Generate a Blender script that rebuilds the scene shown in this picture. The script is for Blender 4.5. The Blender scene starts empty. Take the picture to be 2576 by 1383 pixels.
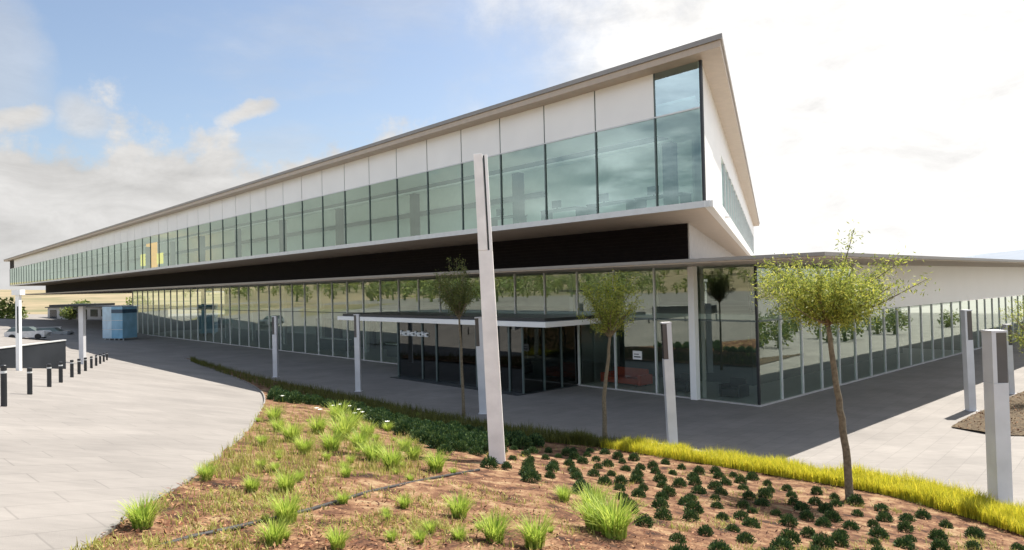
import bpy, bmesh, math, random
from mathutils import Vector, Matrix, noise
from mathutils.geometry import delaunay_2d_cdt
R = math.radians
rng = random.Random(7)
S = bpy.context.scene
C = S.collection

# ---------------------------------------------------------------- camera
FPX, CX, CY, EYE = 1761.0, 1288.0, 691.5, 5.3      # focal length in pixels of a 2576 wide picture
PITCH, ROLL = R(1.04), R(-1.3)
cam_d = bpy.data.cameras.new('camera')
cam = bpy.data.objects.new('camera', cam_d); C.objects.link(cam)
CM = Matrix.Translation((0, 0, EYE)) @ Matrix.Rotation(math.pi/2 + PITCH, 4, 'X') @ Matrix.Rotation(ROLL, 4, 'Z')
cam.matrix_world = CM
cam_d.sensor_width = 36.0
cam_d.lens = 36.0*FPX/2576.0
cam_d.clip_start = 0.1; cam_d.clip_end = 9000
S.camera = cam

# ---------------------------------------------------------------- sky and sun
SUN = Vector((6.18, 5.69, 13.5)).normalized()
el = math.asin(SUN.z); az = math.atan2(SUN.x, SUN.y)
S.view_settings.view_transform = 'Standard'; S.view_settings.look = 'None'
S.view_settings.gamma = 1.0; S.view_settings.exposure = 1.03
w = bpy.data.worlds.new('World'); S.world = w; w.use_nodes = True
nt = w.node_tree; N = nt.nodes; L = nt.links
for n in list(N): N.remove(n)
def nd(t, **k):
    n = N.new(t)
    for a, b in k.items(): setattr(n, a, b)
    return n
def mth(op, a, b=None, c=None, clamp=False):
    n = nd('ShaderNodeMath', operation=op, use_clamp=clamp)
    for i, v in enumerate((a, b, c)):
        if v is None: continue
        if isinstance(v, (int, float)): n.inputs[i].default_value = v
        else: L.new(v, n.inputs[i])
    return n.outputs[0]
def sstep(v, a, b):
    n = nd('ShaderNodeMapRange', interpolation_type='SMOOTHSTEP')
    L.new(v, n.inputs[0]); n.inputs[1].default_value = a; n.inputs[2].default_value = b
    return n.outputs[0]
out = nd('ShaderNodeOutputWorld'); bg = nd('ShaderNodeBackground')
sky = nd('ShaderNodeTexSky', sky_type='NISHITA', sun_disc=False)
sky.sun_elevation = el; sky.sun_rotation = az; sky.air_density = 1.0; sky.dust_density = 1.6; sky.ozone_density = 2.0
tc = nd('ShaderNodeTexCoord'); sp = nd('ShaderNodeSeparateXYZ'); L.new(tc.outputs['Generated'], sp.inputs[0])
dx, dy, dz = sp.outputs
inv = mth('ADD', mth('MAXIMUM', dz, 0.0), 0.12)
cb = nd('ShaderNodeCombineXYZ'); L.new(mth('DIVIDE', dx, inv), cb.inputs[0]); L.new(mth('DIVIDE', dy, inv), cb.inputs[1]); L.new(mth('MULTIPLY', dz, 4.0), cb.inputs[2])
n1 = nd('ShaderNodeTexNoise'); n1.inputs['Scale'].default_value = 0.9; n1.inputs['Detail'].default_value = 8; n1.inputs['Roughness'].default_value = 0.6
L.new(cb.outputs[0], n1.inputs['Vector'])
n2 = nd('ShaderNodeTexNoise'); n2.inputs['Scale'].default_value = 7.0; n2.inputs['Detail'].default_value = 7; n2.inputs['Roughness'].default_value = 0.62
L.new(tc.outputs['Generated'], n2.inputs['Vector'])
f1, f2 = n1.outputs[0], n2.outputs[0]
front = sstep(dy, -0.1, 0.25)
# bright cloud sheet towards the right of the view
xr = mth('ADD', dx, mth('MULTIPLY', mth('SUBTRACT', f2, 0.5), 0.45))
sheet = sstep(xr, -0.12, 0.22)
# cumulus bank low in the left
top = mth('ADD', mth('MULTIPLY', mth('SUBTRACT', f2, 0.5), 0.36), 0.20)
bank = sstep(mth('SUBTRACT', top, dz), -0.025, 0.03)
# scattered veil everywhere
veil = mth('MULTIPLY', sstep(f1, 0.50, 0.75), 0.55)
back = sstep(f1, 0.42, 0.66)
# one small cloud
def blob(px, py, rx, rz):
    d = (CM.to_3x3() @ Vector(((px-CX)/FPX, -(py-CY)/FPX, -1))).normalized()
    a = mth('DIVIDE', mth('SUBTRACT', mth('ADD', dx, mth('MULTIPLY', mth('SUBTRACT', f2, 0.5), 0.11)), d.x), rx)
    b = mth('DIVIDE', mth('SUBTRACT', mth('ADD', mth('SUBTRACT', dz, mth('MULTIPLY', mth('SUBTRACT', dx, d.x), 0.3)), mth('MULTIPLY', mth('SUBTRACT', f2, 0.5), 0.08)), d.z), rz)
    q = mth('ADD', mth('MULTIPLY', a, a), mth('MULTIPLY', b, b))
    return mth('MULTIPLY', mth('SUBTRACT', 1.0, sstep(q, 0.0, 1.9)), front)
small = mth('MAXIMUM', blob(622, 285, 0.032, 0.011), blob(15, 310, 0.03, 0.016))
small = mth('MAXIMUM', small, mth('MULTIPLY', blob(215, 290, 0.03, 0.03), 0.7))
small = mth('MAXIMUM', small, mth('MULTIPLY', blob(-20, 150, 0.045, 0.08), 0.4))
mf = mth('MAXIMUM', mth('MAXIMUM', sheet, bank), mth('MAXIMUM', mth('MULTIPLY', veil, 0.6), small))
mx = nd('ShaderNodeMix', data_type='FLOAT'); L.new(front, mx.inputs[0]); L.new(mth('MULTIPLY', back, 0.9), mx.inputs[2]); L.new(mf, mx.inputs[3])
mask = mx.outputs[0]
# cloud tone: brighter to the right, gently mottled
tone = mth('ADD', 3.75, mth('MULTIPLY', sstep(xr, -0.15, 0.30), 2.0))
tmx = nd('ShaderNodeMix', data_type='FLOAT'); L.new(front, tmx.inputs[0]); L.new(mth('SUBTRACT', 12.6, mth('MULTIPLY', sstep(dz, 0.1, 0.9), 8.0)), tmx.inputs[2]); L.new(tone, tmx.inputs[3]); tone = tmx.outputs[0]  # unseen clouds behind the camera brightened near the horizon to light the facades
n5 = nd('ShaderNodeTexNoise'); n5.inputs['Scale'].default_value = 9.0; n5.inputs['Detail'].default_value = 9; n5.inputs['Roughness'].default_value = 0.66; n5.inputs['Distortion'].default_value = 0.4
m5 = nd('ShaderNodeMapping'); m5.inputs['Scale'].default_value = (1, 1, 2.6); L.new(tc.outputs['Generated'], m5.inputs[0]); L.new(m5.outputs[0], n5.inputs['Vector'])
tone = mth('MULTIPLY', tone, mth('ADD', 0.62, mth('MULTIPLY', n5.outputs[0], 0.78)))
tone = mth('MULTIPLY', tone, mth('ADD', 0.80, mth('MULTIPLY', n2.outputs[0], 0.42)))
ctm = nd('ShaderNodeMix', data_type='RGBA'); L.new(front, ctm.inputs[0]); ctm.inputs[6].default_value = (0.89, 0.97, 1.10, 1); ctm.inputs[7].default_value = (1.0, 0.985, 0.965, 1)  # clouds behind the camera tinted blue to cool the shade
cc = nd('ShaderNodeVectorMath', operation='SCALE'); L.new(ctm.outputs[2], cc.inputs[0]); L.new(tone, cc.inputs['Scale'])
sk = nd('ShaderNodeVectorMath', operation='MULTIPLY'); L.new(sky.outputs[0], sk.inputs[0]); sk.inputs[1].default_value = (0.99, 0.93, 0.87)
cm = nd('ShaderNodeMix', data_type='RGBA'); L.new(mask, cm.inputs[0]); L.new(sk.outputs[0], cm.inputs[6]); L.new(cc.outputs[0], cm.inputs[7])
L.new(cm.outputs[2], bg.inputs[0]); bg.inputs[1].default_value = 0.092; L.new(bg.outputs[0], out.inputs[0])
sd = bpy.data.lights.new('sun', 'SUN'); sd.energy = 5.0; sd.angle = R(0.5); sd.color = (1, 0.94, 0.86)
so = bpy.data.objects.new('sun', sd); C.objects.link(so); so.rotation_euler = SUN.to_track_quat('Z', 'Y').to_euler()

# ---------------------------------------------------------------- terrain and picking
U = Vector((-0.677, 0.736)).normalized(); V = Vector((0.736, 0.677)).normalized()
PROF = [(-400, 3.4), (-4, 3.4), (0, 3.3), (5, 2.45), (8.4, 1.75), (12, 0.9), (15, 0.38), (18, 0.0), (4000, 0.0)]
def H(x, y):
    v = V.x*x + V.y*y
    s = 0
    for o, wt in ((-1.2, .25), (0, .5), (1.2, .25)):
        t = v+o
        for (a, za), (b, zb) in zip(PROF, PROF[1:]):
            if a <= t <= b: s += wt*(za+(zb-za)*(t-a)/(b-a)); break
    return s
def ray(px, py):
    return CM.to_3x3() @ Vector(((px-CX)/FPX, -(py-CY)/FPX, -1))
def pick(px, py, extra=0.0):
    "where the line of sight through a picture point meets the terrain"
    d = ray(px, py); t = 3.0; last = 3.0
    while t < 400:
        if EYE + d.z*t <= H(d.x*t, d.y*t)+extra:
            lo, hi = last, t
            for _ in range(30):
                m = (lo+hi)/2
                if EYE + d.z*m <= H(d.x*m, d.y*m)+extra: hi = m
                else: lo = m
            return Vector((d.x*hi, d.y*hi, EYE+d.z*hi))
        last = t; t += 0.25
    return Vector((d.x*t, d.y*t, 0))
def at_depth(px, py, Y):
    d = ray(px, py); t = Y/d.y
    return Vector((d.x*t, Y, EYE+d.z*t))

# ---------------------------------------------------------------- materials
def newmat(name):
    m = bpy.data.materials.new(name); m.use_nodes = True
    return m, m.node_tree, m.node_tree.nodes['Principled BSDF']
def mat(name, col, rough=0.6, metal=0.0, var=0.12, scale=3.0, bump=0.0, bscale=40.0, spec=0.5, detail=5):
    m, t, b = newmat(name)
    tcn = t.nodes.new('ShaderNodeTexCoord')
    ns = t.nodes.new('ShaderNodeTexNoise'); ns.inputs['Scale'].default_value = scale; ns.inputs['Detail'].default_value = detail
    t.links.new(tcn.outputs['Object'], ns.inputs['Vector'])
    mr = t.nodes.new('ShaderNodeMapRange'); mr.inputs[1].default_value = 0.3; mr.inputs[2].default_value = 0.7
    mr.inputs[3].default_value = 1-var; mr.inputs[4].default_value = 1+var
    t.links.new(ns.outputs[0], mr.inputs[0])
    sc = t.nodes.new('ShaderNodeVectorMath'); sc.operation = 'SCALE'; sc.inputs[0].default_value = col[:3]
    t.links.new(mr.outputs[0], sc.inputs['Scale']); t.links.new(sc.outputs[0], b.inputs['Base Color'])
    b.inputs['Roughness'].default_value = rough; b.inputs['Metallic'].default_value = metal
    b.inputs['Specular IOR Level'].default_value = spec
    if bump:
        nb = t.nodes.new('ShaderNodeTexNoise'); nb.inputs['Scale'].default_value = bscale; nb.inputs['Detail'].default_value = 4
        t.links.new(tcn.outputs['Object'], nb.inputs['Vector'])
        bp = t.nodes.new('ShaderNodeBump'); bp.inputs['Strength'].default_value = bump; bp.inputs['Distance'].default_value = 0.02
        t.links.new(nb.outputs[0], bp.inputs['Height']); t.links.new(bp.outputs[0], b.inputs['Normal'])
    return m
def leafmat(name, c1, c2, c3=None, trans=0.35, rough=0.55):
    m, t, b = newmat(name)
    g = t.nodes.new('ShaderNodeNewGeometry'); cr = t.nodes.new('ShaderNodeValToRGB')
    cr.color_ramp.elements[0].color = (*c1, 1); cr.color_ramp.elements[1].color = (*c2, 1)
    if c3: e = cr.color_ramp.elements.new(0.5); e.color = (*c3, 1)
    t.links.new(g.outputs['Random Per Island'], cr.inputs[0])
    t.links.new(cr.outputs[0], b.inputs['Base Color']); b.inputs['Roughness'].default_value = rough
    b.inputs['Specular IOR Level'].default_value = 0.3
    tl = t.nodes.new('ShaderNodeBsdfTranslucent'); t.links.new(cr.outputs[0], tl.inputs[0])
    ms = t.nodes.new('ShaderNodeMixShader'); ms.inputs[0].default_value = trans
    o = t.nodes['Material Output']
    t.links.new(b.outputs[0], ms.inputs[1]); t.links.new(tl.outputs[0], ms.inputs[2]); t.links.new(ms.outputs[0], o.inputs[0])
    return m
def glassmat(name, tint, ior=1.5, boost=1.0, base=0.0, refl=(1, 1, 1), wav=0.0):
    m = bpy.data.materials.new(name); m.use_nodes = True; t = m.node_tree
    for n in list(t.nodes): t.nodes.remove(n)
    o = t.nodes.new('ShaderNodeOutputMaterial'); tr = t.nodes.new('ShaderNodeBsdfTransparent'); tr.inputs[0].default_value = (*tint, 1)
    gl = t.nodes.new('ShaderNodeBsdfGlossy'); gl.inputs['Roughness'].default_value = 0.01; gl.inputs[0].default_value = (*refl, 1)
    fr = t.nodes.new('ShaderNodeFresnel'); fr.inputs[0].default_value = ior
    a = t.nodes.new('ShaderNodeMath'); a.operation = 'MULTIPLY_ADD'; a.use_clamp = True
    a.inputs[1].default_value = boost; a.inputs[2].default_value = base; t.links.new(fr.outputs[0], a.inputs[0])
    mx_ = t.nodes.new('ShaderNodeMixShader'); t.links.new(a.outputs[0], mx_.inputs[0])
    t.links.new(tr.outputs[0], mx_.inputs[1]); t.links.new(gl.outputs[0], mx_.inputs[2]); t.links.new(mx_.outputs[0], o.inputs[0])
    if wav:
        tcn = t.nodes.new('ShaderNodeTexCoord'); ns = t.nodes.new('ShaderNodeTexNoise'); ns.inputs['Scale'].default_value = 0.6
        t.links.new(tcn.outputs['Object'], ns.inputs['Vector'])
        bp = t.nodes.new('ShaderNodeBump'); bp.inputs['Strength'].default_value = wav; bp.inputs['Distance'].default_value = 0.05
        t.links.new(ns.outputs[0], bp.inputs['Height']); t.links.new(bp.outputs[0], gl.inputs['Normal'])
    return m
def pavemat(name, col, bw, bh, mort=0.006, var=0.1, rot=0.0, dark=0.75):
    m, t, b = newmat(name)
    tcn = t.nodes.new('ShaderNodeTexCoord'); mp = t.nodes.new('ShaderNodeMapping'); mp.inputs['Rotation'].default_value[2] = rot
    t.links.new(tcn.outputs['Object'], mp.inputs[0])
    br = t.nodes.new('ShaderNodeTexBrick'); br.inputs['Scale'].default_value = 1.0
    br.inputs['Brick Width'].default_value = bw; br.inputs['Row Height'].default_value = bh; br.inputs['Mortar Size'].default_value = mort
    br.inputs['Mortar Smooth'].default_value = 0.3
    br.inputs['Color1'].default_value = (*[c*(1-var) for c in col], 1); br.inputs['Color2'].default_value = (*[c*(1+var) for c in col], 1)
    br.inputs['Mortar'].default_value = (*[c*dark for c in col], 1)
    t.links.new(mp.outputs[0], br.inputs['Vector'])
    ns = t.nodes.new('ShaderNodeTexNoise'); ns.inputs['Scale'].default_value = 0.35; ns.inputs['Detail'].default_value = 9; ns.inputs['Roughness'].default_value = 0.65
    t.links.new(tcn.outputs['Object'], ns.inputs['Vector'])
    mr = t.nodes.new('ShaderNodeMapRange'); mr.inputs[1].default_value = 0.3; mr.inputs[2].default_value = 0.7; mr.inputs[3].default_value = 0.80; mr.inputs[4].default_value = 1.14
    t.links.new(ns.outputs[0], mr.inputs[0])
    n3 = t.nodes.new('ShaderNodeTexNoise'); n3.inputs['Scale'].default_value = 1.0; n3.inputs['Detail'].default_value = 10; n3.inputs['Roughness'].default_value = 0.75
    m3 = t.nodes.new('ShaderNodeMapping'); m3.inputs['Scale'].default_value = (0.9, 5.0, 1); m3.inputs['Rotation'].default_value[2] = 0.5
    t.links.new(tcn.outputs['Object'], m3.inputs[0]); t.links.new(m3.outputs[0], n3.inputs['Vector'])
    r3 = t.nodes.new('ShaderNodeMapRange'); r3.inputs[1].default_value = 0.3; r3.inputs[2].default_value = 0.7; r3.inputs[3].default_value = 0.88; r3.inputs[4].default_value = 1.12
    t.links.new(n3.outputs[0], r3.inputs[0]); mm = t.nodes.new('ShaderNodeMath'); mm.operation = 'MULTIPLY'; t.links.new(r3.outputs[0], mm.inputs[0]); t.links.new(mr.outputs[0], mm.inputs[1])
    sc = t.nodes.new('ShaderNodeVectorMath'); sc.operation = 'SCALE'
    t.links.new(br.outputs[0], sc.inputs[0]); t.links.new(mm.outputs[0], sc.inputs['Scale']); t.links.new(sc.outputs[0], b.inputs['Base Color'])
    b.inputs['Roughness'].default_value = 0.8
    nb = t.nodes.new('ShaderNodeTexNoise'); nb.inputs['Scale'].default_value = 60; t.links.new(tcn.outputs['Object'], nb.inputs['Vector'])
    bp = t.nodes.new('ShaderNodeBump'); bp.inputs['Strength'].default_value = 0.25; bp.inputs['Distance'].default_value = 0.01
    t.links.new(nb.outputs[0], bp.inputs['Height']); t.links.new(bp.outputs[0], b.inputs['Normal'])
    return m
def rampmat(name, cols, scale, rough=0.9, bump=0.6, bscale=30, dist=0.03, contrast=(0.3, 0.7)):
    m, t, b = newmat(name)
    tcn = t.nodes.new('ShaderNodeTexCoord')
    ns = t.nodes.new('ShaderNodeTexNoise'); ns.inputs['Scale'].default_value = scale; ns.inputs['Detail'].default_value = 12; ns.inputs['Roughness'].default_value = 0.7
    t.links.new(tcn.outputs['Object'], ns.inputs['Vector'])
    cr = t.nodes.new('ShaderNodeValToRGB'); e = cr.color_ramp
    for i, c in enumerate(cols):
        p = contrast[0]+(contrast[1]-contrast[0])*i/(len(cols)-1)
        if i < 2: e.elements[i].position = p; e.elements[i].color = (*c, 1)
        else: q = e.elements.new(p); q.color = (*c, 1)
    t.links.new(ns.outputs[0], cr.inputs[0]); t.links.new(cr.outputs[0], b.inputs['Base Color'])
    b.inputs['Roughness'].default_value = rough; b.inputs['Specular IOR Level'].default_value = 0.2
    nb = t.nodes.new('ShaderNodeTexNoise'); nb.inputs['Scale'].default_value = bscale; nb.inputs['Detail'].default_value = 6; t.links.new(tcn.outputs['Object'], nb.inputs['Vector'])
    bp = t.nodes.new('ShaderNodeBump'); bp.inputs['Strength'].default_value = bump; bp.inputs['Distance'].default_value = dist
    t.links.new(nb.outputs[0], bp.inputs['Height']); t.links.new(bp.outputs[0], b.inputs['Normal'])
    return m
M = dict(
    paving=pavemat('pale_paving', (0.212, 0.195, 0.176), 1.2, 0.6, 0.012, 0.05, R(-47.4), 0.8),
    asphalt=pavemat('grey_road', (0.135, 0.14, 0.155), 0.4, 0.2, 0.01, 0.07, R(-47.4), 0.8),
    kerb=mat('kerb_concrete', (0.20, 0.185, 0.165), 0.8, var=0.1, bump=0.2),
    soil=rampmat('garden_soil', [(0.032, 0.017, 0.011), (0.115, 0.054, 0.029), (0.215, 0.122, 0.066), (0.30, 0.215, 0.12)], 2.2, bump=0.9, bscale=22, dist=0.05, contrast=(0.36, 0.64)),
    ground=rampmat('dry_grassland', [(0.09, 0.115, 0.05), (0.23, 0.19, 0.115), (0.36, 0.28, 0.18)], 0.02, bump=0.2),
    white=mat('white_panel', (0.86, 0.85, 0.82), 0.35, var=0.03, scale=0.4),
    spandrel=mat('pale_spandrel', (0.82, 0.81, 0.78), 0.3, var=0.035, scale=0.5),
    soffit=mat('beige_soffit', (0.56, 0.48, 0.40), 0.7, var=0.05),
    eave=mat('eave_metal', (0.46, 0.38, 0.30), 0.5, var=0.06),
    roofedge=mat('roof_edge_metal', (0.27, 0.245, 0.22), 0.4, 0.3, var=0.06),
    black=mat('black_louvre', (0.012, 0.008, 0.008), 0.7, var=0.2, spec=0.15),
    dark=mat('dark_metal', (0.03, 0.032, 0.035), 0.4, 0.4, var=0.1),
    frame=mat('dark_frame', (0.10, 0.13, 0.125), 0.4, 0.3, var=0.1),
    alu=mat('pale_aluminium', (0.62, 0.63, 0.62), 0.4, 0.2, var=0.06),
    steel=mat('painted_steel', (0.58, 0.58, 0.59), 0.45, 0.1, var=0.10, scale=1.5),
    pole=mat('galvanised_pole', (0.84, 0.81, 0.77), 0.5, 0.0, var=0.12, scale=2.2),
    concrete=mat('concrete', (0.45, 0.43, 0.41), 0.8, var=0.08, bump=0.2),
    interior=mat('interior_wall', (0.62, 0.64, 0.60), 0.8, var=0.15, scale=0.3),
    interior_dark=mat('interior_dark', (0.07, 0.08, 0.08), 0.7, var=0.3, scale=0.4),
    column=mat('column_dark', (0.02, 0.03, 0.035), 0.5, var=0.1),
    floor=mat('interior_floor', (0.50, 0.49, 0.47), 0.35, var=0.08),
    white_in=mat('white_interior', (0.75, 0.75, 0.73), 0.6, var=0.03),
    glass_up=glassmat('teal_glass', (0.58, 0.77, 0.68), 1.5, 1.5, 0.19, (0.74, 0.86, 0.76), 0.02),
    glass_lo=glassmat('clear_glass', (0.84, 0.93, 0.87), 1.5, 1.5, 0.17, (0.88, 1.0, 0.91), 0.02),
    glass_frost=glassmat('pale_teal_glass', (0.62, 0.82, 0.80), 1.5, 1.5, 0.30, (0.8, 0.95, 0.93)),
    glass_dark=glassmat('smoked_glass', (0.16, 0.2, 0.2), 1.5, 1.2, 0.04, (0.9, 0.95, 0.95)),
    glass_blue=mat('blue_glass_panel', (0.22, 0.42, 0.56), 0.12, var=0.15, scale=1.0),
    glass_pale=mat('pale_blue_panel', (0.50, 0.64, 0.72), 0.15, var=0.15, scale=1.0),
    navy_glass=mat('navy_glass', (0.03, 0.033, 0.038), 0.2, var=0.25, scale=0.5),
    lampglass=mat('lamp_glass', (0.09, 0.085, 0.085), 0.12, var=0.1),
    navy=mat('navy_band', (0.02, 0.06, 0.11), 0.3),
    orange=mat('orange_paint', (0.75, 0.30, 0.03), 0.5, var=0.25, scale=2.0),
    yellow=mat('yellow_paint', (0.75, 0.55, 0.08), 0.5, var=0.25, scale=2.0),
    red=mat('red_fabric', (0.50, 0.07, 0.03), 0.8, var=0.1),
    bark=mat('bark', (0.17, 0.135, 0.085), 0.9, var=0.35, scale=14, bump=0.8, bscale=30),
    groove=mat('groove_dark', (0.018, 0.016, 0.016), 0.6),
    petal=mat('white_petal', (0.8, 0.8, 0.72), 0.6),
    gravel=rampmat('dark_gravel', [(0.03, 0.024, 0.016), (0.09, 0.065, 0.04), (0.22, 0.17, 0.10)], 9, bump=1.0, bscale=30, dist=0.04),
    hill=mat('hazed_hill', (0.20, 0.23, 0.27), 0.95, var=0.15, scale=0.004),  # distance haze put into the base colour as blue
    car_a=mat('car_white', (0.6, 0.6, 0.6), 0.25), car_b=mat('car_silver', (0.3, 0.32, 0.34), 0.25, 0.4), tyre=mat('tyre', (0.02, 0.02, 0.02), 0.8),
    leaf_tree=leafmat('tree_leaves', (0.11, 0.15, 0.03), (0.56, 0.55, 0.11), (0.27, 0.32, 0.06), 0.5),
    leaf_shade=leafmat('dim_tree_leaves', (0.07, 0.095, 0.03), (0.24, 0.25, 0.07), (0.13, 0.16, 0.045), 0.4),  # darker copy of the tree leaves, shade put into the colour
    leaf_shrub=leafmat('shrub_leaves', (0.014, 0.04, 0.013), (0.12, 0.17, 0.045), (0.034, 0.078, 0.024), 0.15),
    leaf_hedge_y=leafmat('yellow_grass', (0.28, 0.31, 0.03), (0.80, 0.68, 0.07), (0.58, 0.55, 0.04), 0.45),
    leaf_hedge_shade=leafmat('shaded_hedge_grass', (0.05, 0.06, 0.012), (0.17, 0.16, 0.03), (0.10, 0.11, 0.02), 0.3),  # building shade on the left hedge put into a darker blade colour
    leaf_tuft=leafmat('tuft_blades', (0.19, 0.30, 0.04), (0.55, 0.62, 0.13), (0.36, 0.46, 0.07), 0.45),
    leaf_weed=leafmat('weed_leaves', (0.19, 0.16, 0.04), (0.50, 0.47, 0.13), (0.33, 0.34, 0.08), 0.4),
    chips=leafmat('bark_chips', (0.05, 0.018, 0.012), (0.42, 0.25, 0.13), (0.17, 0.065, 0.03), 0.0, 0.9),
    leaf_wood=leafmat('wood_leaves', (0.07, 0.11, 0.03), (0.32, 0.33, 0.08), (0.16, 0.22, 0.05), 0.3),
)

for k_, e_ in (('orange', (0.9, 0.36, 0.02)), ('yellow', (0.9, 0.66, 0.06))):
    m_ = M[k_].copy(); m_.name = k_+'_backlit'; b_ = m_.node_tree.nodes['Principled BSDF']
    b_.inputs['Emission Color'].default_value = (*e_, 1); b_.inputs['Emission Strength'].default_value = 0.9; M[k_+'_lit'] = m_
# ---------------------------------------------------------------- builders
class MB:
    def __init__(s): s.v = []; s.f = []; s.sm = False
    def add(s, vs, fs):
        o = len(s.v); s.v.extend(Vector(p) for p in vs); s.f.extend(tuple(i+o for i in f) for f in fs)
    def box(s, x0, x1, y0, y1, z0, z1):
        s.add([(x, y, z) for z in (z0, z1) for y in (y0, y1) for x in (x0, x1)],
              [(0, 2, 3, 1), (4, 5, 7, 6), (0, 1, 5, 4), (1, 3, 7, 5), (3, 2, 6, 7), (2, 0, 4, 6)])
    def quad(s, a, b, c, d): s.add([a, b, c, d], [(0, 1, 2, 3)])
    def prism(s, poly, z0, z1):
        n = len(poly)
        s.add([(x, y, z0) for x, y in poly]+[(x, y, z1) for x, y in poly],
              [tuple(range(n-1, -1, -1)), tuple(range(n, 2*n))]+[(i, (i+1) % n, n+(i+1) % n, n+i) for i in range(n)])
    def tube(s, pts, rad, n=8, cap=True, sq=False):
        pts = [Vector(p) for p in pts]; o = len(s.v)
        if not isinstance(rad, (list, tuple)): rad = [rad]*len(pts)
        for i, p in enumerate(pts):
            t = (pts[min(i+1, len(pts)-1)]-pts[max(i-1, 0)]).normalized()
            a = t.cross(Vector((0, 0, 1)) if abs(t.z) < 0.9 else Vector((1, 0, 0))).normalized(); b = t.cross(a)
            for k in range(n):
                q = 2*math.pi*(k+(0.5 if sq else 0))/n; s.v.append(p+(a*math.cos(q)+b*math.sin(q))*rad[i])
        for i in range(len(pts)-1):
            for k in range(n):
                s.f.append((o+i*n+k, o+i*n+(k+1) % n, o+(i+1)*n+(k+1) % n, o+(i+1)*n+k))
        if cap:
            s.f.append(tuple(o+k for k in range(n-1, -1, -1))); s.f.append(tuple(o+(len(pts)-1)*n+k for k in range(n)))
    def blade(s, p, ang, h, wd, lean, seg=3):
        d = Vector((math.cos(ang), math.sin(ang), 0)); sd_ = Vector((-d.y, d.x, 0)); o = len(s.v)
        for i in range(seg+1):
            t = i/seg; c = p + d*(lean*t*t) + Vector((0, 0, h*(t-0.25*t*t*min(1, lean/h))))
            ww = wd*(1-t**1.5)*0.5+0.0006
            s.v.append(c-sd_*ww); s.v.append(c+sd_*ww)
        for i in range(seg): s.f.append((o+2*i, o+2*i+1, o+2*i+3, o+2*i+2))
    def leaf(s, p, nrm, tan, ln, wd):
        b = nrm.cross(tan)
        if b.length < 1e-4: b = Vector((1, 0, 0))
        b.normalize()
        s.add([p, p+tan*ln*0.5+b*wd*0.5, p+tan*ln, p+tan*ln*0.5-b*wd*0.5], [(0, 1, 2, 3)])
    def mesh(s, name, m, smooth=False):
        me = bpy.data.meshes.new(name); me.from_pydata(s.v, [], s.f); me.update()
        me.materials.append(m)
        if smooth: me.shade_smooth()
        return me
    def build(s, name, m, parent=None, smooth=False, bevel=0):
        o = bpy.data.objects.new(name, s.mesh(name, m, smooth)); C.objects.link(o)
        if parent: o.parent = parent
        if bevel:
            md = o.modifiers.new('bevel', 'BEVEL'); md.width = bevel; md.segments = 2; md.limit_method = 'ANGLE'
        return o
def tag(o, label=None, cat=None, group=None, kind=None):
    if label: o['label'] = label
    if cat: o['category'] = cat
    if group: o['group'] = group
    if kind: o['kind'] = kind
    return o
def thing(name, label, cat, loc=(0, 0, 0), rz=0, group=None):
    o = bpy.data.objects.new(name, None); C.objects.link(o); o.location = loc; o.rotation_euler = (0, 0, rz)
    o.empty_display_size = 0.3
    return tag(o, label, cat, group)
def copy_tree(o, parent=None):
    c = o.copy(); C.objects.link(c)
    if parent: c.parent = parent
    for ch in [q for q in C.objects if q.parent == o]: copy_tree(ch, c)
    return c
def rv(r=rng):
    while 1:
        v = Vector((r.uniform(-1, 1), r.uniform(-1, 1), r.uniform(-1, 1)))
        if 0.05 < v.length < 1: return v.normalized()
def inside(p, poly):
    c = False; n = len(poly); x, y = p[0], p[1]
    for i in range(n):
        a, b = poly[i], poly[(i+1) % n]
        if (a[1] > y) != (b[1] > y) and x < (b[0]-a[0])*(y-a[1])/(b[1]-a[1])+a[0]: c = not c
    return c
def dense(pts, step):
    o = []
    for a, b in zip(pts, pts[1:]+pts[:1]):
        n = max(1, int((Vector(b)-Vector(a)).length/step))
        for i in range(n): o.append((a[0]+(b[0]-a[0])*i/n, a[1]+(b[1]-a[1])*i/n))
    return o
def smooth_line(pts, sub=6):
    o = []
    for i in range(len(pts)-1):
        p0, p1, p2, p3 = [Vector(pts[max(0, min(len(pts)-1, j))][:2]) for j in (i-1, i, i+1, i+2)]
        for k in range(sub):
            t = k/sub
            o.append(0.5*((2*p1)+(p2-p0)*t+(2*p0-5*p1+4*p2-p3)*t*t+(3*p1-p0-3*p2+p3)*t**3))
    o.append(Vector(pts[-1][:2]))
    return [(p.x, p.y) for p in o]
def sheet_mesh(name, poly, off, step, m, rough=0.0):
    b = dense(poly, step)
    xs = [p[0] for p in b]; ys = [p[1] for p in b]
    pts = [Vector(p) for p in b]; nb = len(pts)
    x = min(xs)
    while x < max(xs):
        y = min(ys)
        while y < max(ys):
            if inside((x, y), poly): pts.append(Vector((x, y)))
            y += step
        x += step
    vs, es, fs, *_ = delaunay_2d_cdt(pts, [], [list(range(nb))], 1, 1e-5)
    vv = []
    for p in vs:
        z = H(p.x, p.y)+off
        if rough: z += rough*(noise.noise(Vector((p.x*1.1, p.y*1.1, 0)))+0.5*noise.noise(Vector((p.x*3.3, p.y*3.3, 4))))
        vv.append((p.x, p.y, z))
    me = bpy.data.meshes.new(name); me.from_pydata(vv, [], [tuple(f) for f in fs]); me.update(); me.materials.append(m); me.shade_smooth()
    bm = bmesh.new(); bm.from_mesh(me); bmesh.ops.recalc_face_normals(bm, faces=bm.faces)
    if sum(f.normal.z for f in bm.faces) < 0: bmesh.ops.reverse_faces(bm, faces=bm.faces)
    bm.to_mesh(me); bm.free()
    o = bpy.data.objects.new(name, me); C.objects.link(o); return o

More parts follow.
